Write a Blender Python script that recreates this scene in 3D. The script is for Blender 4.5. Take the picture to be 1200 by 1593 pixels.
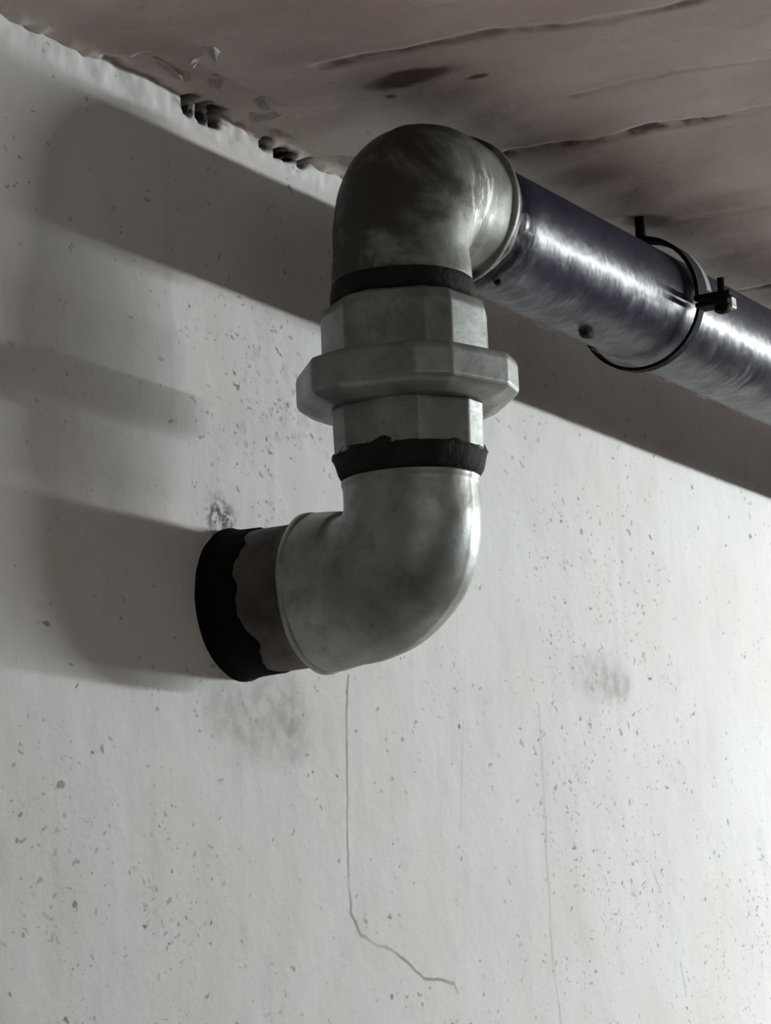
import bpy, math, random
import numpy as np
from mathutils import Vector, Matrix, noise

# ------------------------------------------------------------------ scale
# every length below is in pipe diameters; one pipe diameter is 9 cm
S = 0.09
PI = math.pi
AX = 1.461          # distance of the riser and of the overhead pipe from the wall
ZP = 2.825          # height of the overhead pipe above the stub
ZC = 3.613          # height of the ceiling above the stub
ELB = 0.79          # elbow: centre to end

for o in list(bpy.data.objects):
    bpy.data.objects.remove(o, do_unlink=True)
scene = bpy.context.scene
COL = scene.collection

# ------------------------------------------------------------------ camera
cam_d = bpy.data.cameras.new('camera')
cam_d.sensor_fit = 'HORIZONTAL'
cam_d.sensor_width = 36.0
cam_d.lens = 36.0 * 4179.5 / 1200.0
cam_d.clip_start = 0.05
cam_d.clip_end = 100
cam = bpy.data.objects.new('camera', cam_d)
COL.objects.link(cam)
Cp = Vector((-15.8036, -10.4505, -3.1174))
fw = Vector((0.847648, 0.493722, 0.194244))
rt = Vector((0.510208, -0.858967, -0.043173))
up = Vector((-0.145533, -0.135700, 0.980003))
M = Matrix(((rt.x, up.x, -fw.x, Cp.x * S), (rt.y, up.y, -fw.y, Cp.y * S),
            (rt.z, up.z, -fw.z, Cp.z * S), (0, 0, 0, 1)))
cam.matrix_world = M
scene.camera = cam

# ------------------------------------------------------------------ light
world = bpy.data.worlds.new('world')
scene.world = world
world.use_nodes = True
bg = world.node_tree.nodes['Background']
bg.inputs[0].default_value = (1.0, 0.93, 0.885, 1)
bg.inputs[1].default_value = 0.068

# row of ceiling fluorescent tubes running parallel to the wall, off to the right
ld = bpy.data.lights.new('fluorescent_row', 'AREA')
ld.shape = 'RECTANGLE'
ld.size = 72 * S
ld.size_y = 0.5 * S
ld.energy = 345
ld.color = (0.94, 0.985, 1.0)
lamp = bpy.data.objects.new('fluorescent_row', ld)
COL.objects.link(lamp)
lamp.location = (54 * S, -19.5 * S, 2.65 * S)
lamp.rotation_euler = (PI / 2, 0, 0)      # looks along +y, at the wall

# weak unseen fill light added behind the viewer to lift the camera-facing metal
l2 = bpy.data.lights.new('fill_light', 'AREA')
l2.shape = 'RECTANGLE'
l2.size = 26 * S
l2.size_y = 2 * S
l2.energy = 7
l2.color = (1.0, 0.98, 0.93)
fill_ob = bpy.data.objects.new('fill_light', l2)
COL.objects.link(fill_ob)
fill_ob.location = (-22 * S, -35 * S, 1.5 * S)
fill_ob.rotation_euler = (PI / 2, 0, math.radians(-33))

vs = scene.view_settings
vs.view_transform = 'Standard'
vs.look = 'None'
vs.exposure = 0.0
vs.gamma = 1.0
vs.use_curve_mapping = False

# ------------------------------------------------------------------ helpers
def link(name, me, mat=None, parent=None, smooth=True):
    o = bpy.data.objects.new(name, me)
    COL.objects.link(o)
    if mat:
        me.materials.append(mat)
    if smooth:
        me.polygons.foreach_set('use_smooth', [True] * len(me.polygons))
    if parent:
        o.parent = parent
    return o

def mesh(name, V, F):
    me = bpy.data.meshes.new(name)
    me.from_pydata([tuple(S * float(c) for c in v) for v in V], [], F)
    me.update()
    return me

def tag(o, label, cat, group=None):
    o['label'] = label
    o['category'] = cat
    if group:
        o['group'] = group
    return o

def thing(name, label, cat, loc):
    o = bpy.data.objects.new(name, None)
    COL.objects.link(o)
    o.empty_display_size = 0.02
    o.location = [S * c for c in loc]
    return tag(o, label, cat)

def part(root, name, V, F, mat, smooth=True, bevel=0, seg=2):
    """V in world (pipe-diameter) coordinates; stored relative to the root's base."""
    b = root.location / S
    o = link(name, mesh(name, [(v[0] - b.x, v[1] - b.y, v[2] - b.z) for v in V], F), mat, root, smooth)
    if bevel:
        m = o.modifiers.new('bevel', 'BEVEL')
        m.width = bevel * S
        m.segments = seg
        m.limit_method = 'ANGLE'
        m.angle_limit = math.radians(12)
    return o

def value_noise(x, y, seed):
    r = np.random.RandomState(seed).rand(256, 256)
    xi = np.floor(x).astype(int); yi = np.floor(y).astype(int)
    fx = x - xi; fy = y - yi
    fx = fx * fx * (3 - 2 * fx); fy = fy * fy * (3 - 2 * fy)
    g = lambda i, j: r[i % 256, j % 256]
    return (g(xi, yi) * (1 - fx) + g(xi + 1, yi) * fx) * (1 - fy) + (g(xi, yi + 1) * (1 - fx) + g(xi + 1, yi + 1) * fx) * fy

def fbm(x, y, seed, oct=4):
    s = 0; a = 1; t = 0
    for k in range(oct):
        s = s + a * value_noise(x * 2 ** k + 17.3 * k, y * 2 ** k + 5.1 * k, seed + k)
        t += a; a *= 0.5
    return s / t - 0.5

def sstep(a, b, x):
    t = np.clip((x - a) / (b - a), 0, 1)
    return t * t * (3 - 2 * t)

def seg_dist(X, Y, pts):
    d = np.full(X.shape, 1e9)
    for (ax, ay), (bx, by) in zip(pts[:-1], pts[1:]):
        vx, vy = bx - ax, by - ay
        t = np.clip(((X - ax) * vx + (Y - ay) * vy) / (vx * vx + vy * vy), 0, 1)
        d = np.minimum(d, np.hypot(X - ax - t * vx, Y - ay - t * vy))
    return d

def tube(profile, ang, centre, e1, e2, e3, wob=None):
    """rings (r, s) swept round axis e3 through centre; ang = vertex angles; closed ends."""
    V = []; F = []; n = len(ang)
    for i, (r, s) in enumerate(profile):
        for a in ang:
            rr = r + (wob(a, s, r) if wob else 0)
            V.append(centre + e1 * (rr * math.cos(a)) + e2 * (rr * math.sin(a)) + e3 * s)
    for i in range(len(profile) - 1):
        for j in range(n):
            k = (j + 1) % n
            F.append((i * n + j, i * n + k, (i + 1) * n + k, (i + 1) * n + j))
    F.append(tuple(range(n - 1, -1, -1)))
    F.append(tuple(range((len(profile) - 1) * n, len(profile) * n)))
    return V, F

def circ(n):
    return [2 * PI * i / n for i in range(n)]

EX, EY, EZ = Vector((1, 0, 0)), Vector((0, 1, 0)), Vector((0, 0, 1))
# ------------------------------------------------------------------ node helpers
class NT:
    def __init__(s, name):
        s.m = bpy.data.materials.new(name)
        s.m.use_nodes = True
        s.t = s.m.node_tree
        s.n = s.t.nodes
        s.b = s.n['Principled BSDF']
        tc = s.n.new('ShaderNodeTexCoord')
        mp = s.n.new('ShaderNodeVectorMath'); mp.operation = 'SCALE'
        mp.inputs['Scale'].default_value = 1 / S
        s.t.links.new(tc.outputs['Object'], mp.inputs[0])
        s.P = mp.outputs[0]
    def L(s, a, b): s.t.links.new(a, b)
    def put(s, sock, v):
        if hasattr(v, 'is_output'): s.L(v, sock)
        else: sock.default_value = v
    def math(s, op, a, b=0.0, c=None, clamp=False):
        n = s.n.new('ShaderNodeMath'); n.operation = op; n.use_clamp = clamp
        s.put(n.inputs[0], a); s.put(n.inputs[1], b)
        if c is not None: s.put(n.inputs[2], c)
        return n.outputs[0]
    def scale(s, v, xyz):
        n = s.n.new('ShaderNodeVectorMath'); n.operation = 'MULTIPLY'
        s.L(v, n.inputs[0]); n.inputs[1].default_value = xyz
        return n.outputs[0]
    def add(s, v, xyz):
        n = s.n.new('ShaderNodeVectorMath'); n.operation = 'ADD'
        s.L(v, n.inputs[0]); s.put(n.inputs[1], xyz)
        return n.outputs[0]
    def noise(s, v, sc, det=4, rough=0.55, dist=0.0, col=False):
        n = s.n.new('ShaderNodeTexNoise')
        s.L(v, n.inputs['Vector']); n.inputs['Scale'].default_value = sc
        n.inputs['Detail'].default_value = det; n.inputs['Roughness'].default_value = rough
        n.inputs['Distortion'].default_value = dist
        return n.outputs[1 if col else 0]
    def voro(s, v, sc, rnd=1.0):
        n = s.n.new('ShaderNodeTexVoronoi'); n.feature = 'F1'
        s.L(v, n.inputs['Vector']); n.inputs['Scale'].default_value = sc
        n.inputs['Randomness'].default_value = rnd
        return n.outputs['Distance'], n.outputs['Color']
    def ss(s, v, a, b, lo=0.0, hi=1.0):
        n = s.n.new('ShaderNodeMapRange'); n.interpolation_type = 'SMOOTHSTEP'
        s.L(v, n.inputs[0]); n.inputs[1].default_value = a; n.inputs[2].default_value = b
        n.inputs[3].default_value = lo; n.inputs[4].default_value = hi
        return n.outputs[0]
    def mix(s, f, a, b):
        n = s.n.new('ShaderNodeMix'); n.data_type = 'RGBA'
        s.put(n.inputs[0], f)
        for i, v in ((6, a), (7, b)):
            if hasattr(v, 'is_output'): s.L(v, n.inputs[i])
            else: n.inputs[i].default_value = (*v, 1)
        return n.outputs[2]
    def bump(s, h, dist, strength=1.0):
        n = s.n.new('ShaderNodeBump'); s.L(h, n.inputs['Height'])
        n.inputs['Distance'].default_value = dist * S
        n.inputs['Strength'].default_value = strength
        s.L(n.outputs[0], s.b.inputs['Normal'])
        return n
    def blob(s, v, c, r, soft=0.5):
        """1 inside an ellipse / ellipsoid, fading at its rim"""
        q = s.add(v, (-c[0], -c[1], -c[2]))
        q = s.scale(q, (1 / r[0], 1 / r[1], 1 / r[2]))
        n = s.n.new('ShaderNodeVectorMath'); n.operation = 'LENGTH'; s.L(q, n.inputs[0])
        return s.ss(n.outputs['Value'], 1 - soft, 1 + soft, 1, 0)
    def polyline(s, v, pts, w, soft):
        """mask of a thin line through pts (x, z) on the wall"""
        best = None
        sep = s.n.new('ShaderNodeSeparateXYZ'); s.L(v, sep.inputs[0])
        X, Z = sep.outputs[0], sep.outputs[2]
        for (ax, az), (bx, bz) in zip(pts[:-1], pts[1:]):
            vx, vz = bx - ax, bz - az; l2 = vx * vx + vz * vz
            dx = s.math('SUBTRACT', X, ax); dz = s.math('SUBTRACT', Z, az)
            t = s.math('MULTIPLY_ADD', dx, vx / l2, s.math('MULTIPLY', dz, vz / l2), clamp=True)
            ex = s.math('MULTIPLY_ADD', t, -vx, dx); ez = s.math('MULTIPLY_ADD', t, -vz, dz)
            d = s.math('SQRT', s.math('MULTIPLY_ADD', ex, ex, s.math('MULTIPLY', ez, ez)))
            best = d if best is None else s.math('MINIMUM', best, d)
        return s.ss(best, w, w + soft, 1, 0)
    def out(s, col=None, rough=0.6, metal=0.0, spec=0.5):
        if col is not None: s.put(s.b.inputs['Base Color'], col if hasattr(col, 'is_output') else (*col, 1))
        s.put(s.b.inputs['Roughness'], rough); s.put(s.b.inputs['Metallic'], metal)
        s.b.inputs['Specular IOR Level'].default_value = spec
        return s.m

# ------------------------------------------------------------------ materials
def mat_wall():
    s = NT('painted_plaster_wall')
    warp = s.noise(s.P, 2.5, 3, col=True)
    P = s.add(s.P, s.scale(s.add(warp, (-.5, -.5, -.5)), (.10, .10, .10)))
    big = s.noise(s.P, 0.55, 3)
    col = s.mix(s.ss(big, .35, .65), (.60, .60, .58), (.63, .645, .63))
    hue = s.noise(s.add(s.P, (7, 3, 1)), 0.8, 2)
    col = s.mix(s.ss(hue, .45, .7, 0, .55), col, (.62, .575, .555))
    mot = s.noise(s.scale(s.P, (1, 1, .6)), 3.0, 5, .6)
    col = s.mix(s.ss(mot, .52, .75, 0, .30), col, (.47, .47, .46))
    # faint vertical wash marks
    wash = s.noise(s.scale(s.P, (2.2, 1, .18)), 1.6, 4)
    col = s.mix(s.ss(wash, .55, .75, 0, .22), col, (.46, .46, .45))
    # where the coat is speckled: dense at the lower left and in a broad column at the right
    dens = s.math('MAXIMUM', s.blob(P, (-2.2, 0, -2.3), (1.7, 9, 1.2), .45), s.blob(P, (5.9, 0, -.6), (1.6, 9, 2.6), .6))
    dens = s.math('MAXIMUM', dens, s.blob(P, (8.8, 0, -2.4), (1.5, 9, 1.0), .6))
    dens = s.math('MAXIMUM', dens, s.math('MULTIPLY', s.blob(P, (.6, 0, 1.6), (1.3, 9, .9), .5), .85))
    dens = s.math('MAXIMUM', dens, .22)
    clump = s.noise(s.P, 1.7, 3)
    for sc, r0, amt, c in ((8.0, .15, .85, (.12, .12, .115)), (12.5, .20, .75, (.14, .14, .135)), (19.0, .28, .6, (.18, .18, .17))):
        Q = s.add(s.scale(s.P, (.72, 1, 1)), s.scale(s.add(s.noise(s.P, 9, 2, col=True), (-.5, -.5, -.5)), (.14, .14, .14)))
        d, rc = s.voro(Q, sc)
        sp = s.n.new('ShaderNodeSeparateXYZ'); s.L(rc, sp.inputs[0])
        pick = s.math('LESS_THAN', sp.outputs[0], s.math('MULTIPLY', dens, s.ss(clump, .36, .62, .10, 1.15)))
        rad = s.math('MULTIPLY_ADD', sp.outputs[1], r0, r0 * .35)
        m = s.math('MULTIPLY', s.ss(s.math('DIVIDE', d, rad), .55, 1.15, 1, 0), pick)
        col = s.mix(s.math('MULTIPLY', m, s.math('MULTIPLY_ADD', sp.outputs[2], amt * .75, amt * .25)), col, c)
    # cracks
    crack = s.polyline(P, [(1.461, -.365), (1.395, -1.099), (1.367, -1.581), (1.359, -2.15), (1.484, -2.314), (1.711, -2.382), (1.852, -2.391), (2.131, -2.5), (2.414, -2.631), (2.715, -2.646), (2.866, -2.671), (2.931, -2.746)], .004, .018)
    fade = s.ss(s.noise(s.P, 2.2, 2), .3, .6, .35, .85)
    col = s.mix(s.math('MULTIPLY', crack, fade), col, (.24, .22, .20))
    for pts, a in (([(4.615, -.343), (4.584, -1.604), (4.601, -2.25), (4.616, -2.517), (4.672, -2.837), (4.70, -3.2)], .42),
                   ([(6.648, -1.615), (6.863, -1.842)], .5), ([(7.184, -2.51), (7.252, -2.802)], .4), ([(3.233, -.564), (3.122, -1.453)], .22)):
        ln = s.polyline(P, pts, .004, .022)
        col = s.mix(s.math('MULTIPLY', s.math('MULTIPLY', ln, fade), a), col, (.22, .21, .20))
    # dirt: smudges below and above the stub, a grey rubbed patch at the right
    grime = s.noise(s.P, 4.5, 5, .65)
    for c, r, sf, a in (((.25, 0, -.78), (.75, 9, .30), .6, .55), ((.62, 0, -.72), (.10, 9, .34), .7, .5), ((5.9, 0, .02), (.55, 9, .22), .5, .5), ((6.2, 0, .0), (.28, 9, .17), .4, .35)):
        m = s.math('MULTIPLY', s.blob(P, c, r, sf), s.ss(grime, .36, .62, .25, 1))
        col = s.mix(s.math('MULTIPLY', m, a), col, (.27, .26, .24))
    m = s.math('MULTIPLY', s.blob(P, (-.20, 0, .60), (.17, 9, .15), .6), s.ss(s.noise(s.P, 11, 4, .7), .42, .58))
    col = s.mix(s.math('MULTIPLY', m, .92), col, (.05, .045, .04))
    # pits in the plaster above the stub
    pd = s.ss(s.noise(s.scale(s.P, (.8, 1, 1.2)), 5.5, 3, .6), .60, .70)
    pm = s.math('MULTIPLY', pd, s.blob(P, (.7, 0, 1.75), (1.0, 9, .8), .5))
    col = s.mix(s.math('MULTIPLY', pm, .3), col, (.30, .29, .27))
    # open joint under the ceiling: shade in its holes painted near-black
    jn = s.math('MULTIPLY', s.math('MAXIMUM', s.blob(P, (-.30, 0, 3.60), (.30, 9, .05), .5), s.blob(P, (.80, 0, 3.585), (.36, 9, .05), .5)), s.ss(s.noise(s.P, 8, 2), .40, .50))
    col = s.mix(jn, col, (.03, .028, .025))
    ja = s.n.new('ShaderNodeAttribute'); ja.attribute_name = 'joint_shade'
    col = s.mix(ja.outputs['Fac'], col, (.012, .011, .010))
    h = s.math('MULTIPLY_ADD', s.noise(s.P, 16, 5, .6), .5, s.math('MULTIPLY', s.noise(s.P, 5, 4), 1.0))
    s.bump(h, .022, .33)
    return s.out(col, .85, 0, .25)

def mat_ceiling():
    s = NT('cast_concrete_ceiling')
    warp = s.noise(s.P, 2.2, 3, col=True)
    P = s.add(s.P, s.scale(s.add(warp, (-.5, -.5, -.5)), (.25, .25, 0)))
    big = s.noise(s.P, .7, 4)
    col = s.mix(s.ss(big, .35, .68), (.56, .48, .455), (.62, .565, .53))
    mot = s.noise(s.scale(s.P, (1.6, .7, 1)), 2.6, 5, .62)
    col = s.mix(s.ss(mot, .5, .75, 0, .35), col, (.40, .35, .33))
    red = s.noise(s.add(s.P, (4, 9, 0)), 1.1, 2)
    col = s.mix(s.ss(red, .5, .75, 0, .5), col, (.52, .42, .40))
    fine = s.noise(s.P, 14, 4, .7)
    col = s.mix(s.ss(fine, .58, .72, 0, .4), col, (.25, .22, .20))
    # rust blotch beside the upper elbow and its small satellites
    r = s.blob(P, (.04, -1.60, 0), (.15, .38, 9), .3)
    r = s.math('MAXIMUM', r, s.blob(P, (.30, -1.99, 0), (.05, .07, 9), .5))
    r = s.math('MAXIMUM', r, s.blob(P, (.28, -1.30, 0), (.05, .05, 9), .5))
    col = s.mix(s.math('MULTIPLY', r, .9), col, (.10, .058, .042))
    h = s.math('MULTIPLY_ADD', s.noise(s.P, 20, 5, .65), .4, s.noise(s.P, 5, 4))
    s.bump(h, .012, .2)
    # dirt in the board seams, painted shade in the joint holes (stored in the mesh)
    at = s.n.new('ShaderNodeAttribute'); at.attribute_name = 'seam_dirt_joint_shade'
    col = s.mix(at.outputs['Fac'], col, (.075, .062, .055))
    return s.out(col, .9, 0, .2)

def mat_iron(name, dark=0.0, seed=0.0, tone=(.37, .395, .365), worn=False):
    s = NT(name)
    P = s.add(s.P, (seed, seed * .7, -seed))
    big = s.noise(P, 1.9, 4, .6)
    col = s.mix(s.ss(big, .34, .66), tuple(.62 * c for c in tone), tone)
    pt = s.noise(P, 5.2, 5, .65, .3)
    col = s.mix(s.ss(pt, .5, .72, 0, .6), col, tuple(.42 * c for c in tone))
    sp = s.noise(P, 17, 3, .6)
    col = s.mix(s.ss(sp, .62, .74, 0, .5), col, tuple(.3 * c for c in tone))
    if dark:
        g = s.noise(s.add(P, (2.3, 1.1, .4)), 1.9, 5, .62, .6)
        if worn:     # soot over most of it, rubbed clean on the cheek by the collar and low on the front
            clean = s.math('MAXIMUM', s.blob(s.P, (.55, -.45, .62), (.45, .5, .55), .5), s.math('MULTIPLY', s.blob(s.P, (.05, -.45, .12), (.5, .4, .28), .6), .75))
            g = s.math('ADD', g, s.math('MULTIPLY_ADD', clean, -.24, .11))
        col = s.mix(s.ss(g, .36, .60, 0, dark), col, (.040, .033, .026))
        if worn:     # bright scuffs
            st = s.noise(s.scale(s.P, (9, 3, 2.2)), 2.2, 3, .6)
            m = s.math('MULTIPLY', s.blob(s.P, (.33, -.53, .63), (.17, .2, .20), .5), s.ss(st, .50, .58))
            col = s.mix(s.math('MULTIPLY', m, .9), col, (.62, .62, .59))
    s.bump(s.math('MULTIPLY_ADD', s.noise(P, 26, 4), .4, s.noise(P, 6, 3)), .012, .25)
    ro = s.ss(s.noise(P, 3.1, 4), .3, .7, .37, .50)
    return s.out(col, s.math('ADD', ro, .08 if worn else 0.0), .35 if worn else .58, .4 if worn else .5)

def mat_plain(name, c, rough=.6, metal=0.0, var=.5, sc=6, bump=.02):
    s = NT(name)
    n = s.noise(s.P, sc, 5, .6)
    col = s.mix(s.ss(n, .3, .7), c, tuple(var * x for x in c))
    s.bump(s.noise(s.P, sc * 2.5, 4), bump, .6)
    return s.out(col, rough, metal)

def mat_wrapped():
    s = NT('navy_coated_pipe')
    n = s.noise(s.scale(s.P, (.6, 1, 1)), 2.2, 4, .6)
    col = s.mix(s.ss(n, .35, .7), (.006, .007, .022), (.014, .016, .036))
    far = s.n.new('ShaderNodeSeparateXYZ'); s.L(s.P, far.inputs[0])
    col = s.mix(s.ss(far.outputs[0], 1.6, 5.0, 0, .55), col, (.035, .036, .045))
    s.bump(s.noise(s.scale(s.P, (1.3, 1, 1)), 2.6, 3, .5), .045, .42)
    return s.out(col, .36, 0, .24)

def mat_film(name, lo, hi, c):
    s = NT(name)
    st = s.noise(s.scale(s.P, (2.4, .8, .8)), 2.0, 5, .62, .6)
    st2 = s.noise(s.scale(s.P, (.7, 2.0, 2.0)), 2.6, 4, .6, .4)
    fac = s.math('MULTIPLY', s.ss(st, .46, .74, lo, hi), s.ss(st2, .40, .66, .08 + lo, 1))
    b = s.b
    if lo < .1:      # the film clings on top and hangs in loose pale folds underneath
        sp = s.n.new('ShaderNodeSeparateXYZ'); s.L(s.P, sp.inputs[0])
        fac = s.math('MULTIPLY', fac, s.ss(sp.outputs[2], .10, .45, 1.05, .18), clamp=True)
    s.out(c, .36, 0, .4)
    s.bump(s.noise(s.scale(s.P, (1.5, 1, 1)), 3.5, 3), .03, .4)
    tr = s.n.new('ShaderNodeBsdfTransparent')
    m2 = s.n.new('ShaderNodeMixShader'); s.L(fac, m2.inputs[0]); s.L(tr.outputs[0], m2.inputs[1]); s.L(b.outputs[0], m2.inputs[2])
    s.L(m2.outputs[0], s.n['Material Output'].inputs[0])
    return s.m

WALL, CEIL = mat_wall(), mat_ceiling()
IRON_LOW = mat_iron('weathered_grey_iron', 0.25, 0)
IRON_UNION = mat_iron('cast_grey_iron', 0.20, 3.7, (.29, .31, .29))
IRON_UP = mat_iron('grimy_grey_iron', 0.92, 9.2, (.27, .285, .255), True)
DARK = mat_plain('dark_thread_sealant', (.020, .018, .014), .8, 0, .5)
DARK.node_tree.nodes['Principled BSDF'].inputs['Specular IOR Level'].default_value = .2
BITUMEN = mat_plain('black_bitumen', (.006, .005, .005), .95, 0, .6)
BITUMEN.node_tree.nodes['Principled BSDF'].inputs['Specular IOR Level'].default_value = .12
STUB = mat_plain('dirty_brown_pipe', (.090, .072, .060), .6, .2, .30, 2.2)
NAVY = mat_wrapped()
FILM = mat_film('clear_plastic_film', .0, .55, (.22, .22, .245))
FILM_END = mat_film('bunched_plastic_film', .35, .9, (.42, .42, .42))
BLACK = mat_plain('black_painted_steel', (.005, .005, .005), .8, 0, .6)
BLACK.node_tree.nodes['Principled BSDF'].inputs['Specular IOR Level'].default_value = .15
ZINC = mat_plain('zinc_plated_steel', (.40, .39, .36), .45, .2, .7)
CHIP = mat_plain('pale_plaster', (.52, .49, .46), .9, 0, .8)
FLOOR = mat_plain('brown_concrete_floor', (.38, .33, .30), .85, 0, .85, 1.2)

# ------------------------------------------------------------------ structure
def axis_samples(lo, hi, step, far_lo, far_hi):
    fine = np.arange(lo, hi + 1e-6, step)
    return np.concatenate([np.linspace(far_lo, lo, 12)[:-1], fine, np.linspace(hi, far_hi, 14)[1:]])

def height_sheet(name, U, W, to3d, back, mat, attr=None):
    """relief sheet closed by a skirt and a back face, so that the slab has a thickness"""
    nu, nw = len(U), len(W)
    A, B = np.meshgrid(U, W, indexing='ij')
    P = to3d(A, B).reshape(-1, 3)
    idx = np.arange(nu * nw).reshape(nu, nw)
    q = np.stack([idx[:-1, :-1], idx[1:, :-1], idx[1:, 1:], idx[:-1, 1:]], -1).reshape(-1, 4)
    V = [tuple(v) for v in P]
    F = [tuple(int(i) for i in f) for f in q]
    n0 = len(V)
    V += back
    e = [idx[:, 0], idx[-1, :], idx[::-1, -1], idx[0, ::-1]]
    for k in range(4):
        F.append(tuple(int(i) for i in e[k][::-1]) + (n0 + k, n0 + (k + 1) % 4))
    F.append((n0 + 3, n0 + 2, n0 + 1, n0))
    me = mesh(name, V, F)
    if attr is not None:
        at = me.attributes.new(attr[0], 'FLOAT', 'POINT')
        at.data.foreach_set('value', np.concatenate([attr[1](A, B).reshape(-1), np.zeros(4)]).astype(np.float32))
    o = link(name, me, mat)
    o['kind'] = 'structure'
    return o

# wall behind the pipes: plane y = 0, slight trowel waves, pits, a hacked joint under the ceiling
def joint_pits(X):
    r = 0 * X
    for c, w in ((-.48, .07), (-.30, .06), (-.14, .09), (.50, .05), (.72, .08), (.83, .07), (1.04, .06)):
        r = np.maximum(r, 1 - sstep(.5, 1.0, np.abs(X - c) / w))
    return r
def wall3d(X, Z):
    Y = .035 * fbm(X * .7, Z * .7, 11, 3) + .012 * fbm(X * 3.1, Z * 3.1, 23, 3)
    pit = sstep(.10, .22, fbm(X * 4.2, Z * 5.0, 31, 3)) * np.exp(-((X - .7) / 1.1) ** 2 - ((Z - 1.8) / .8) ** 2)
    Y = Y + .006 * pit
    top = sstep(3.40, 3.50, Z + .05 * fbm(X * 3, Z * 0 + 1, 5, 3))
    Y = Y - top * (.02 + .05 * fbm(X * 6, Z * 3, 41, 5))
    Y = Y + .16 * joint_pits(X) * sstep(3.52, 3.57, Z + .05 * fbm(X * 8, Z * 0, 7, 2))
    r = np.hypot(X, Z)
    Y = np.where(r < .62, np.maximum(Y * .2, -.003), Y)
    return np.stack([X, Y, Z], -1)
Uw = axis_samples(-4.0, 12.0, .032, -40, 48)
Ww = np.concatenate([np.linspace(-22, -3.6, 14)[:-1], np.arange(-3.6, 3.301, .032), np.linspace(3.301, 3.9, 36)])
wall = height_sheet('wall_back', Uw, Ww, wall3d, [(-40, 1.5, -22), (48, 1.5, -22), (48, 1.5, 3.9), (-40, 1.5, 3.9)], WALL, ('joint_shade', lambda X, Z: joint_pits(X) * sstep(3.50, 3.55, Z + .05 * fbm(X * 8, Z * 0, 7, 2))))  # mask that blackens the joint holes as painted shade
wall['label'] = 'pale speckled plaster wall with hairline cracks behind the pipes'

# ceiling: plane z = ZC, board seams running out from the wall, ragged where it meets the wall
SEAMS = [([(-.55, -1.2), (-.463, -1.78), (-.40, -2.52), (-.188, -2.94), (-.133, -3.30), (-.08, -3.654), (0, -5)], .045, .7),
         ([(1.93, -1.0), (1.984, -1.386), (2.065, -1.74), (2.11, -2.16), (2.09, -2.49), (2.20, -2.92), (2.264, -3.416), (2.35, -5)], .06, 1.2),
         ([(1.10, -2.3), (1.114, -2.59), (1.124, -3.25), (1.312, -3.81), (1.4, -5)], .03, .35),
         ([(4.35, -.5), (4.45, -2.4), (4.55, -5)], .05, .12),
         ([(6.7, -.5), (6.85, -2.4), (6.9, -5)], .05, .8)]
def seam_mask(X, Y):
    Xw = X + .09 * fbm(X * 2.5, Y * 2.5, 71, 3)
    m = 0 * X
    for k, (pts, w, a) in enumerate(SEAMS):
        brk = sstep(-.10, .10, fbm(X * .8 + 9 * k, Y * 3.2, 81 + k, 3)) * .55 + .45
        ww = w * 1.7 * (.6 + 1.3 * (fbm(X * 2, Y * 5, 91 + k, 2) + .3))
        m = np.maximum(m, a * brk * (1 - sstep(.3, 1.0, seg_dist(Xw, Y, pts) / np.maximum(ww, .01))))
    return m
def scar(X, Y):
    """skin coat knocked off between the joint and the elbow"""
    e = np.hypot((X + .55) / 1.15, (Y + .18) / .42) + .55 * fbm(X * 3.2, Y * 4.5, 55, 4)
    return 1 - sstep(.86, .96, e)
def ceil3d(X, Y):
    Z = ZC + .05 * fbm(X * .6, Y * .5, 61, 3) + .005 * fbm(X * 3, Y * 2.5, 67, 3)
    Z = Z + .014 * np.clip(seam_mask(X, Y), 0, 1)
    Z = Z + .045 * scar(X, Y)
    near = 1 - sstep(.04, .16, -Y)
    Z = Z + near * (.10 * fbm(X * 4.5, Y * 2, 77, 4) - .01)
    Z = Z + .05 * joint_pits(X) * (1 - sstep(.03, .10, -Y))
    return np.stack([X, Y, Z], -1)
def ceil_dirt_shade(X, Y):
    d = .9 * np.clip(seam_mask(X, Y), 0, 1) * sstep(-.10, .14, fbm(X * 5, Y * 6, 15, 4))
    d = np.maximum(d, .95 * joint_pits(X) * (1 - sstep(.08, .15, -Y)))  # shade of the joint holes, painted along the ceiling edge
    d = np.maximum(d, .75 * (1 - sstep(.12, .26, np.hypot(X - 4.22, Y + 1.46) + .12 * fbm(X * 6, Y * 6, 19, 3))))  # dark patch round the clamp's ceiling stud
    return d
Uc = axis_samples(-3.6, 8.0, .03, -40, 48)
Wc = np.concatenate([np.linspace(-42, -5, 14)[:-1], np.arange(-5, -.601, .03), np.linspace(-.601, .12, 40)])
ceil_o = height_sheet('ceiling', Uc, Wc, ceil3d, [(-40, -42, 5.5), (48, -42, 5.5), (48, .12, 5.5), (-40, .12, 5.5)], CEIL, ('seam_dirt_joint_shade', ceil_dirt_shade))
ceil_o['label'] = 'brownish cast concrete ceiling with rough board seams'

V = [(x, y, z) for z in (-23, -22) for x, y in ((-40, -42), (48, -42), (48, 0), (-40, 0))]
fl = link('floor', mesh('floor', V, [(3, 2, 1, 0), (4, 5, 6, 7), (0, 1, 5, 4), (1, 2, 6, 5), (2, 3, 7, 6), (3, 0, 4, 7)]), FLOOR, smooth=False)
fl['kind'] = 'structure'
fl['label'] = 'bare brown concrete floor'

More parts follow.
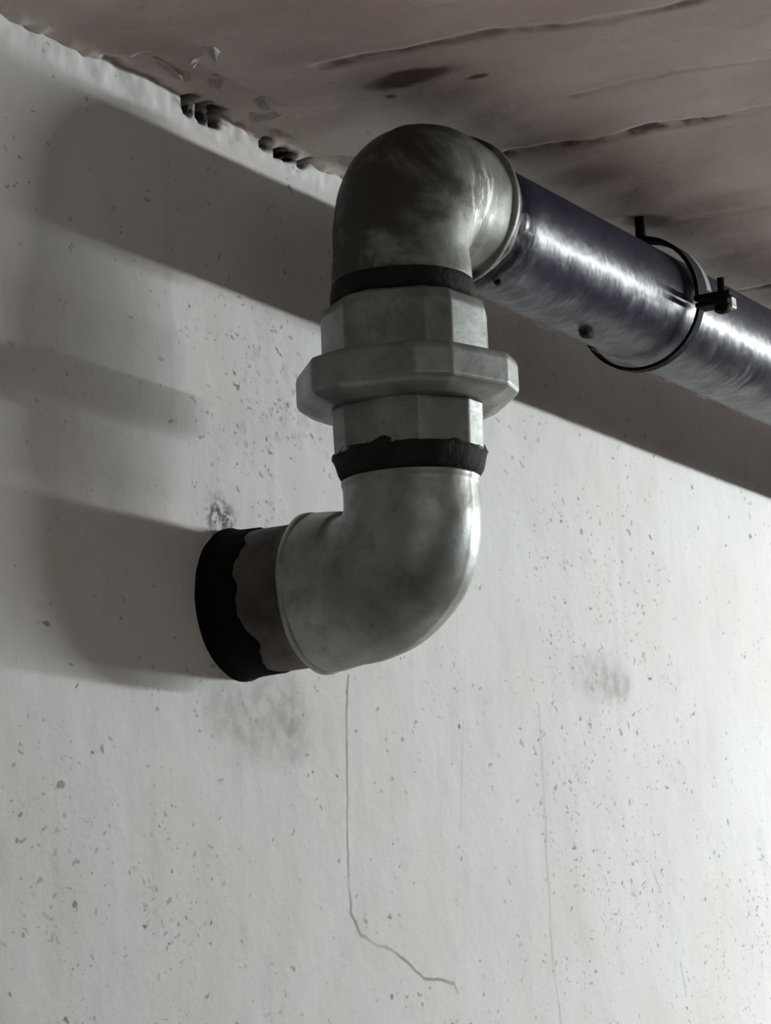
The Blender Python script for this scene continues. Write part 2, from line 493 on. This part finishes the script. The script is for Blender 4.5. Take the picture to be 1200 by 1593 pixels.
# flakes of the skin coat hanging from the ceiling by the open joint: pieces of the ceiling
random.seed(12)
for x, y, l, w, rz in ((-1.23, -.76, .10, .05, .4), (-1.18, -.57, .09, .04, 1.0), (-1.10, -.27, .22, .04, .1), (-.88, -.28, .10, .05, .3), (-.66, -.38, .12, .07, .7),
                       (.16, -.24, .07, .16, .2), (-.10, -.43, .10, .08, .5), (1.30, -.30, .10, .09, .2)):
    m = 9; V = []
    zc = float(ceil3d(np.array([x]), np.array([y]))[0, 2])
    for k in range(m):
        t = 2 * PI * k / m; q = random.uniform(.65, 1.2)
        u, v = math.cos(t) * l * q, math.sin(t) * w * q
        X, Y = x + u * math.cos(rz) - v * math.sin(rz), y + u * math.sin(rz) + v * math.cos(rz)
        V.append((X, Y, zc + .01 - .05 * max(0, u / l) - .02 * random.random()))
    V += [(a, b, c + .03) for a, b, c in V]
    F = [tuple(range(m - 1, -1, -1)), tuple(range(m, 2 * m))] + [(k, (k + 1) % m, m + (k + 1) % m, m + k) for k in range(m)]
    link('plaster_flake', mesh('plaster_flake', V, F), CHIP, ceil_o, smooth=False)

# ------------------------------------------------------------------ elbows
def cast_noise(v, amp, f=2.6):
    return amp * noise.noise(Vector(v) * f) + .4 * amp * noise.noise(Vector(v) * f * 2.7)

def elbow_mesh(p_in, d_in, d_out, l_in, l_out, rb, radius, bulge=.04, n=128):
    """tube from p_in - d_in*l_in round a bend of centre-line radius rb, out to p_in + d_out*l_out.
    radius(t): t = 0 at the inlet end, 1 at the outlet end, by arc length"""
    st = []
    for i in range(22):
        k = i / 21; st.append((p_in - d_in * (l_in - (l_in - rb) * k), d_in))
    cc = p_in - d_in * rb + d_out * rb
    for i in range(1, 32):
        a = PI / 2 * i / 32
        st.append((cc - d_out * (rb * math.cos(a)) + d_in * (rb * math.sin(a)), d_in * math.cos(a) + d_out * math.sin(a)))
    for i in range(22):
        k = i / 21; st.append((p_in + d_out * (rb + (l_out - rb) * k), d_out))
    lens = [0]
    for a, b in zip(st[:-1], st[1:]): lens.append(lens[-1] + (b[0] - a[0]).length)
    side = d_in.cross(d_out).normalized()
    V = []; F = []
    for (c, t), s in zip(st, lens):
        nrm = side.cross(t).normalized()
        r = radius(s, lens[-1] - s)
        for a in circ(n):
            dirv = side * math.cos(a) + nrm * math.sin(a)
            o = dirv.dot((c - cc).normalized())
            arc = max(0.0, t.dot(d_in) * t.dot(d_out) * 2)
            v = c + dirv * (r + bulge * arc * max(0.0, o) ** 2 + .007 * math.exp(-((a - PI / 2) / .045) ** 2) + .007 * math.exp(-((a - 1.5 * PI) / .045) ** 2))
            V.append(v + dirv * cast_noise(v, .010))
    m = len(st)
    for i in range(m - 1):
        for j in range(n):
            k = (j + 1) % n
            F.append((i * n + j, i * n + k, (i + 1) * n + k, (i + 1) * n + j))
    F.append(tuple(range(n - 1, -1, -1))); F.append(tuple(range((m - 1) * n, m * n)))
    return V, F

def ease(a, b, x):
    t = min(1, max(0, (x - a) / (b - a)))
    return t * t * (3 - 2 * t)

# lower elbow: from the stub (axis y) up into the riser (axis z)
low = thing('pipe_elbow', 'lower grey iron pipe elbow bending from the wall stub up to the union', 'pipe elbow', (0, -AX, -.56))
V, F = elbow_mesh(Vector((0, -AX, 0)), -EY, EZ, ELB - .05, .69, .515,
                  lambda s, e: .562 - .050 * ease(.0, .50, s) - .037 * ease(.45, .95, s) + .012 * (1 - ease(0, .06, e)))
part(low, 'elbow_body', V, F, IRON_LOW)
def collar_profile(r):
    return [(r - .035, 0), (r - .008, .004), (r, .014), (r, .048), (r - .012, .062), (r - .04, .074)]
V, F = tube(collar_profile(.570), circ(72), Vector((0, -AX + ELB, 0)), EX, EZ, -EY, lambda a, s, r: .006 * math.sin(3 * a + 1) + .004 * math.sin(7 * a))
part(low, 'collar', V, F, IRON_LOW)

# upper elbow: from the riser (axis z) out into the overhead pipe (axis x)
upl = thing('pipe_elbow', 'upper grimy iron pipe elbow turning from the union to the wrapped pipe', 'pipe elbow', (0, -AX, 2.10))
V, F = elbow_mesh(Vector((0, -AX, ZP)), EZ, EX, ZP - 2.10, ELB - .05, .54,
                  lambda s, e: .497 - .020 * ease(0, .25, s) + .065 * ease(.25, .95, s))
part(upl, 'elbow_body', V, F, IRON_UP)
V, F = tube(collar_profile(.572), circ(72), Vector((ELB, -AX, ZP)), EY, EZ, -EX, lambda a, s, r: .005 * math.sin(3 * a) + .003 * math.sin(8 * a))
part(upl, 'collar', V, F, IRON_UP)

# ------------------------------------------------------------------ union: two nuts and a locking ring
Cd = Vector((-15.8036, -10.4505 + AX, 0)).normalized()    # angle 0 of the flats: the side facing the room's far left
Rd = Vector((-Cd.y, Cd.x, 0))
def hexa(v0):
    """hexagon with cut corners: wide flats of 41 degrees, narrow ones of 19"""
    out = []
    for k in range(6):
        out += [math.radians(v0 + 60 * k), math.radians(v0 + 60 * k + 41)]
    return out
def nut(root, name, v0, prof, mat, bev=.014):
    V, F = tube(prof, hexa(v0), Vector((0, -AX, 0)), Cd, Rd, EZ)
    return part(root, name, V, F, mat, smooth=False, bevel=bev, seg=3)
uni = thing('pipe_union', 'grey iron pipe union with faceted nuts and wide locking ring on riser', 'pipe union', (0, -AX, .845))
nut(uni, 'lower_nut', 8, [(.515, .845), (.548, .862), (.553, 1.10), (.556, 1.185)], IRON_UNION)
nut(uni, 'locking_ring', -37, [(.62, 1.175), (.755, 1.235), (.785, 1.265), (.785, 1.46), (.765, 1.50), (.60, 1.51)], IRON_UNION, .022)
nut(uni, 'upper_nut', -26, [(.585, 1.51), (.585, 1.86), (.565, 1.925), (.51, 1.955)], IRON_UNION)

# ------------------------------------------------------------------ threaded nipples
nl = thing('pipe_nipple', 'dark sealant covered nipple between the union and the lower elbow', 'pipe nipple', (0, -AX, .69))
V, F = tube([(.455, .69), (.458, .75), (.458, .845)], circ(48), Vector((0, -AX, 0)), EX, EY, EZ)
part(nl, 'nipple', V, F, DARK)
V = []; F = []; n = 96
for r0, z0, k in ((.458, .692, .2), (.482, .706, .6), (.500, .735, 1), (.516, .77, 1), (.526, .805, 1), (.532, .835, .7), (.538, .850, .4), (.545, .862, .2), (.530, .872, 0)):
    for a in circ(n):
        v = Vector((math.cos(a), math.sin(a), 0))
        up_ = max(0, noise.noise(v * 3.1 + Vector((2, 7, 0))) + .15) * .075 if z0 > .84 else 0
        rr = r0 + .022 * k * (noise.noise(v * 2.6 + Vector((0, 0, z0 * 3))) + .5 * noise.noise(v * 7 + Vector((3, 0, z0 * 9))))
        V.append((rr * v.x, -AX + rr * v.y, z0 + up_))
F = [(i * n + j, i * n + (j + 1) % n, i * n + n + (j + 1) % n, i * n + n + j) for i in range(8) for j in range(n)]
part(nl, 'sealant_bead', V, F, DARK)
nu = thing('pipe_nipple', 'smooth dark nipple between the union and the upper elbow', 'pipe nipple', (0, -AX, 1.955))
V, F = tube([(.515, 1.955), (.516, 2.0), (.508, 2.06), (.500, 2.098)], circ(64), Vector((0, -AX, 0)), EX, EY, EZ, lambda a, s, r: .004 * math.sin(5 * a))
part(nu, 'nipple', V, F, DARK)

# ------------------------------------------------------------------ stub out of the wall
stb = thing('pipe_stub', 'short dirty brown pipe stub coming out of the wall into the lower elbow', 'pipe stub', (0, 0, -.52))
yc = -(AX - ELB)
prof = [(.506, -.6 + .05), (.508, -.3), (.510, 0.0), (.510, .25), (.511, -yc - .14), (.505, -yc - .13), (.495, -yc - .06), (.495, -yc)]
V, F = tube(prof, circ(72), Vector((0, 0, 0)), EX, EZ, -EY, lambda a, s, r: .003 * math.sin(4 * a + s * 5))
part(stb, 'pipe', V, F, STUB)
# black bitumen collar, wider at the bottom and ragged toward the elbow
V = []; F = []; n = 96
def edge(a):
    v = Vector((math.cos(a), math.sin(a), 0))
    return .29 - .05 * math.sin(a + .4) + .07 * noise.noise(v * 2.2 + Vector((5, 1, 0))) + .03 * noise.noise(v * 6.5)
for r0, f in ((.512, 1.0), (.522, .93), (.527, .6), (.532, .3), (.545, .06), (.56, -.05)):
    for a in circ(n):
        y = -edge(a) * f
        rr = r0 + .008 * noise.noise(Vector((math.cos(a) * 4, math.sin(a) * 4, f)))
        V.append((rr * math.cos(a), y, rr * math.sin(a)))
for i in range(5):
    for j in range(n):
        k = (j + 1) % n
        F.append((i * n + j, i * n + k, (i + 1) * n + k, (i + 1) * n + j))
part(stb, 'bitumen_collar', V, F, BITUMEN)

# ------------------------------------------------------------------ overhead wrapped pipe
wp = thing('wrapped_pipe', 'navy pipe wrapped in shiny plastic film hanging under the ceiling', 'pipe', (ELB, -AX, ZP - .5))
V, F = tube([(.478, s) for s in np.linspace(ELB, 32, 60)], circ(64), Vector((0, -AX, ZP)), EY, EZ, EX)
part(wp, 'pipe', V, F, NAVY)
def film_r(a, x):
    v = Vector((math.cos(a) * 1.3, math.sin(a) * 1.3, x * .9 + .35 * a))
    w = noise.noise(v * 1.7) * .012 + noise.noise(v * 4.5) * .009
    sag = .020 * max(0, -math.sin(a)) ** 3
    return .497 + w + sag
V = []; F = []; n = 120
xs = list(np.linspace(.80, 9.5, 260)) + list(np.linspace(9.7, 32, 60))
for x in xs:
    for a in circ(n):
        # a = 0 faces the room, 90 deg up
        r = film_r(a, x)
        if x < 1.0: r += .012 * (1 - (x - .8) / .2) * (1 + math.sin(9 * a))
        V.append((x, -AX - r * math.cos(a), ZP + r * math.sin(a)))
for i in range(len(xs) - 1):
    for j in range(n):
        k = (j + 1) % n
        F.append((i * n + j, i * n + k, (i + 1) * n + k, (i + 1) * n + j))
part(wp, 'plastic_film', V, F, FILM)
# bunched end of the film against the elbow collar
V = []; F = []; n = 96
for k, (dx, dr) in enumerate(((.792, .505), (.80, .53), (.83, .538), (.87, .528), (.91, .516))):
    for a in circ(n):
        r = dr + .010 * noise.noise(Vector((math.cos(a) * 5, math.sin(a) * 5, dx * 9)))
        V.append((dx + .03 * noise.noise(Vector((math.cos(a) * 3, math.sin(a) * 3, 2))) * (k > 1), -AX - r * math.cos(a), ZP + r * math.sin(a)))
for i in range(4):
    for j in range(n):
        k = (j + 1) % n
        F.append((i * n + j, i * n + k, (i + 1) * n + k, (i + 1) * n + j))
part(wp, 'film_end', V, F, FILM_END)
# dark scraps of tape stuck on the underside
def scrap(x, ang, lx, la, seed, name='tape_scrap', mat=None, h0=.528):
    V = []; m = 14
    for h, sc in ((.490, 1), (h0, .9), (h0 + .006, .5)):
        for k in range(m):
            t = 2 * PI * k / m
            w = 1 + .35 * noise.noise(Vector((math.cos(t) * 1.5, math.sin(t) * 1.5, seed)))
            a = math.radians(ang) + la * sc * w * math.sin(t) / .5
            V.append((x + lx * sc * w * math.cos(t), -AX - h * math.cos(a), ZP + h * math.sin(a)))
    F = [(i * m + j, i * m + (j + 1) % m, i * m + m + (j + 1) % m, i * m + m + j) for i in range(2) for j in range(m)] + [tuple(range(2 * m, 3 * m)), tuple(range(m - 1, -1, -1))]
    part(wp, name, V, F, mat or BLACK)
scrap(2.82, -84, .10, .045, 1)
scrap(1.12, -70, .05, .028, 5)
scrap(1.00, -14, .055, .075, 8, 'film_smear', FILM_END, .518)
scrap(1.17, -27, .022, .055, 2, 'film_smear', FILM_END, .516)

# ------------------------------------------------------------------ split clamp hung from the ceiling
XK = 4.0
cl = thing('pipe_clamp', 'black split ring clamp on a ceiling stud holding the wrapped pipe', 'pipe clamp', (XK, -AX, ZP - .56))
def strap(a0, a1, ri, th, w, x, taper=0.0, n=60):
    V = []; F = []
    for i in range(n + 1):
        k = i / n; a = math.radians(a0 + (a1 - a0) * k)
        ww = w * (1 - taper * ease(.7, 1, k))
        for r, dx in ((ri, -ww / 2), (ri + th, -ww / 2), (ri + th, ww / 2), (ri, ww / 2)):
            V.append((x + dx, -AX - r * math.cos(a), ZP + r * math.sin(a)))
    for i in range(n):
        for j in range(4):
            k = (j + 1) % 4
            F.append((i * 4 + j, i * 4 + k, i * 4 + 4 + k, i * 4 + 4 + j))
    F += [(3, 2, 1, 0), (n * 4, n * 4 + 1, n * 4 + 2, n * 4 + 3)]
    return V, F
def boxm(c, d):
    V = [(c[0] + sx * d[0] / 2, c[1] + sy * d[1] / 2, c[2] + sz * d[2] / 2) for sz in (-1, 1) for sx, sy in ((-1, -1), (1, -1), (1, 1), (-1, 1))]
    return V, [(3, 2, 1, 0), (4, 5, 6, 7), (0, 1, 5, 4), (1, 2, 6, 5), (2, 3, 7, 6), (3, 0, 4, 7)]
V, F = strap(-6, 186, .535, .034, .19, XK); part(cl, 'upper_strap', V, F, BLACK, smooth=False)
V, F = strap(6, 62, .538, .024, .10, XK + .15); part(cl, 'strap_lining', V, F, ZINC, smooth=False)
V, F = strap(-9, -171, .535, .028, .09, XK, 0); part(cl, 'lower_strap', V, F, BLACK, smooth=False)
for sy in (-1,):
    V, F = boxm((XK, -AX + sy * .68, ZP - .055), (.20, .32, .045)); part(cl, 'ear', V, F, BLACK, smooth=False, bevel=.008)
    V, F = boxm((XK, -AX + sy * .67, ZP - .115), (.18, .29, .040)); part(cl, 'ear', V, F, BLACK, smooth=False, bevel=.008)
    yb = -AX + sy * .73
    V, F = tube([(.030, ZP - .20), (.030, ZP + .10)], circ(16), Vector((XK, yb, 0)), EX, EY, EZ); part(cl, 'bolt', V, F, BLACK)
    V, F = tube([(.058, ZP - .19), (.066, ZP - .18), (.066, ZP - .135), (.060, ZP - .130)], circ(6), Vector((XK, yb, 0)), EX, EY, EZ); part(cl, 'nut', V, F, BLACK, smooth=False)
V, F = boxm((XK + .03, -AX - .80, ZP - .115), (.10, .05, .10)); part(cl, 'ear_tip', V, F, ZINC, smooth=False, bevel=.01)
V, F = tube([(.048, ZP + .57), (.048, ZC + .06)], circ(20), Vector((XK + .10, -AX, 0)), EX, EY, EZ); part(cl, 'ceiling_stud', V, F, BLACK)
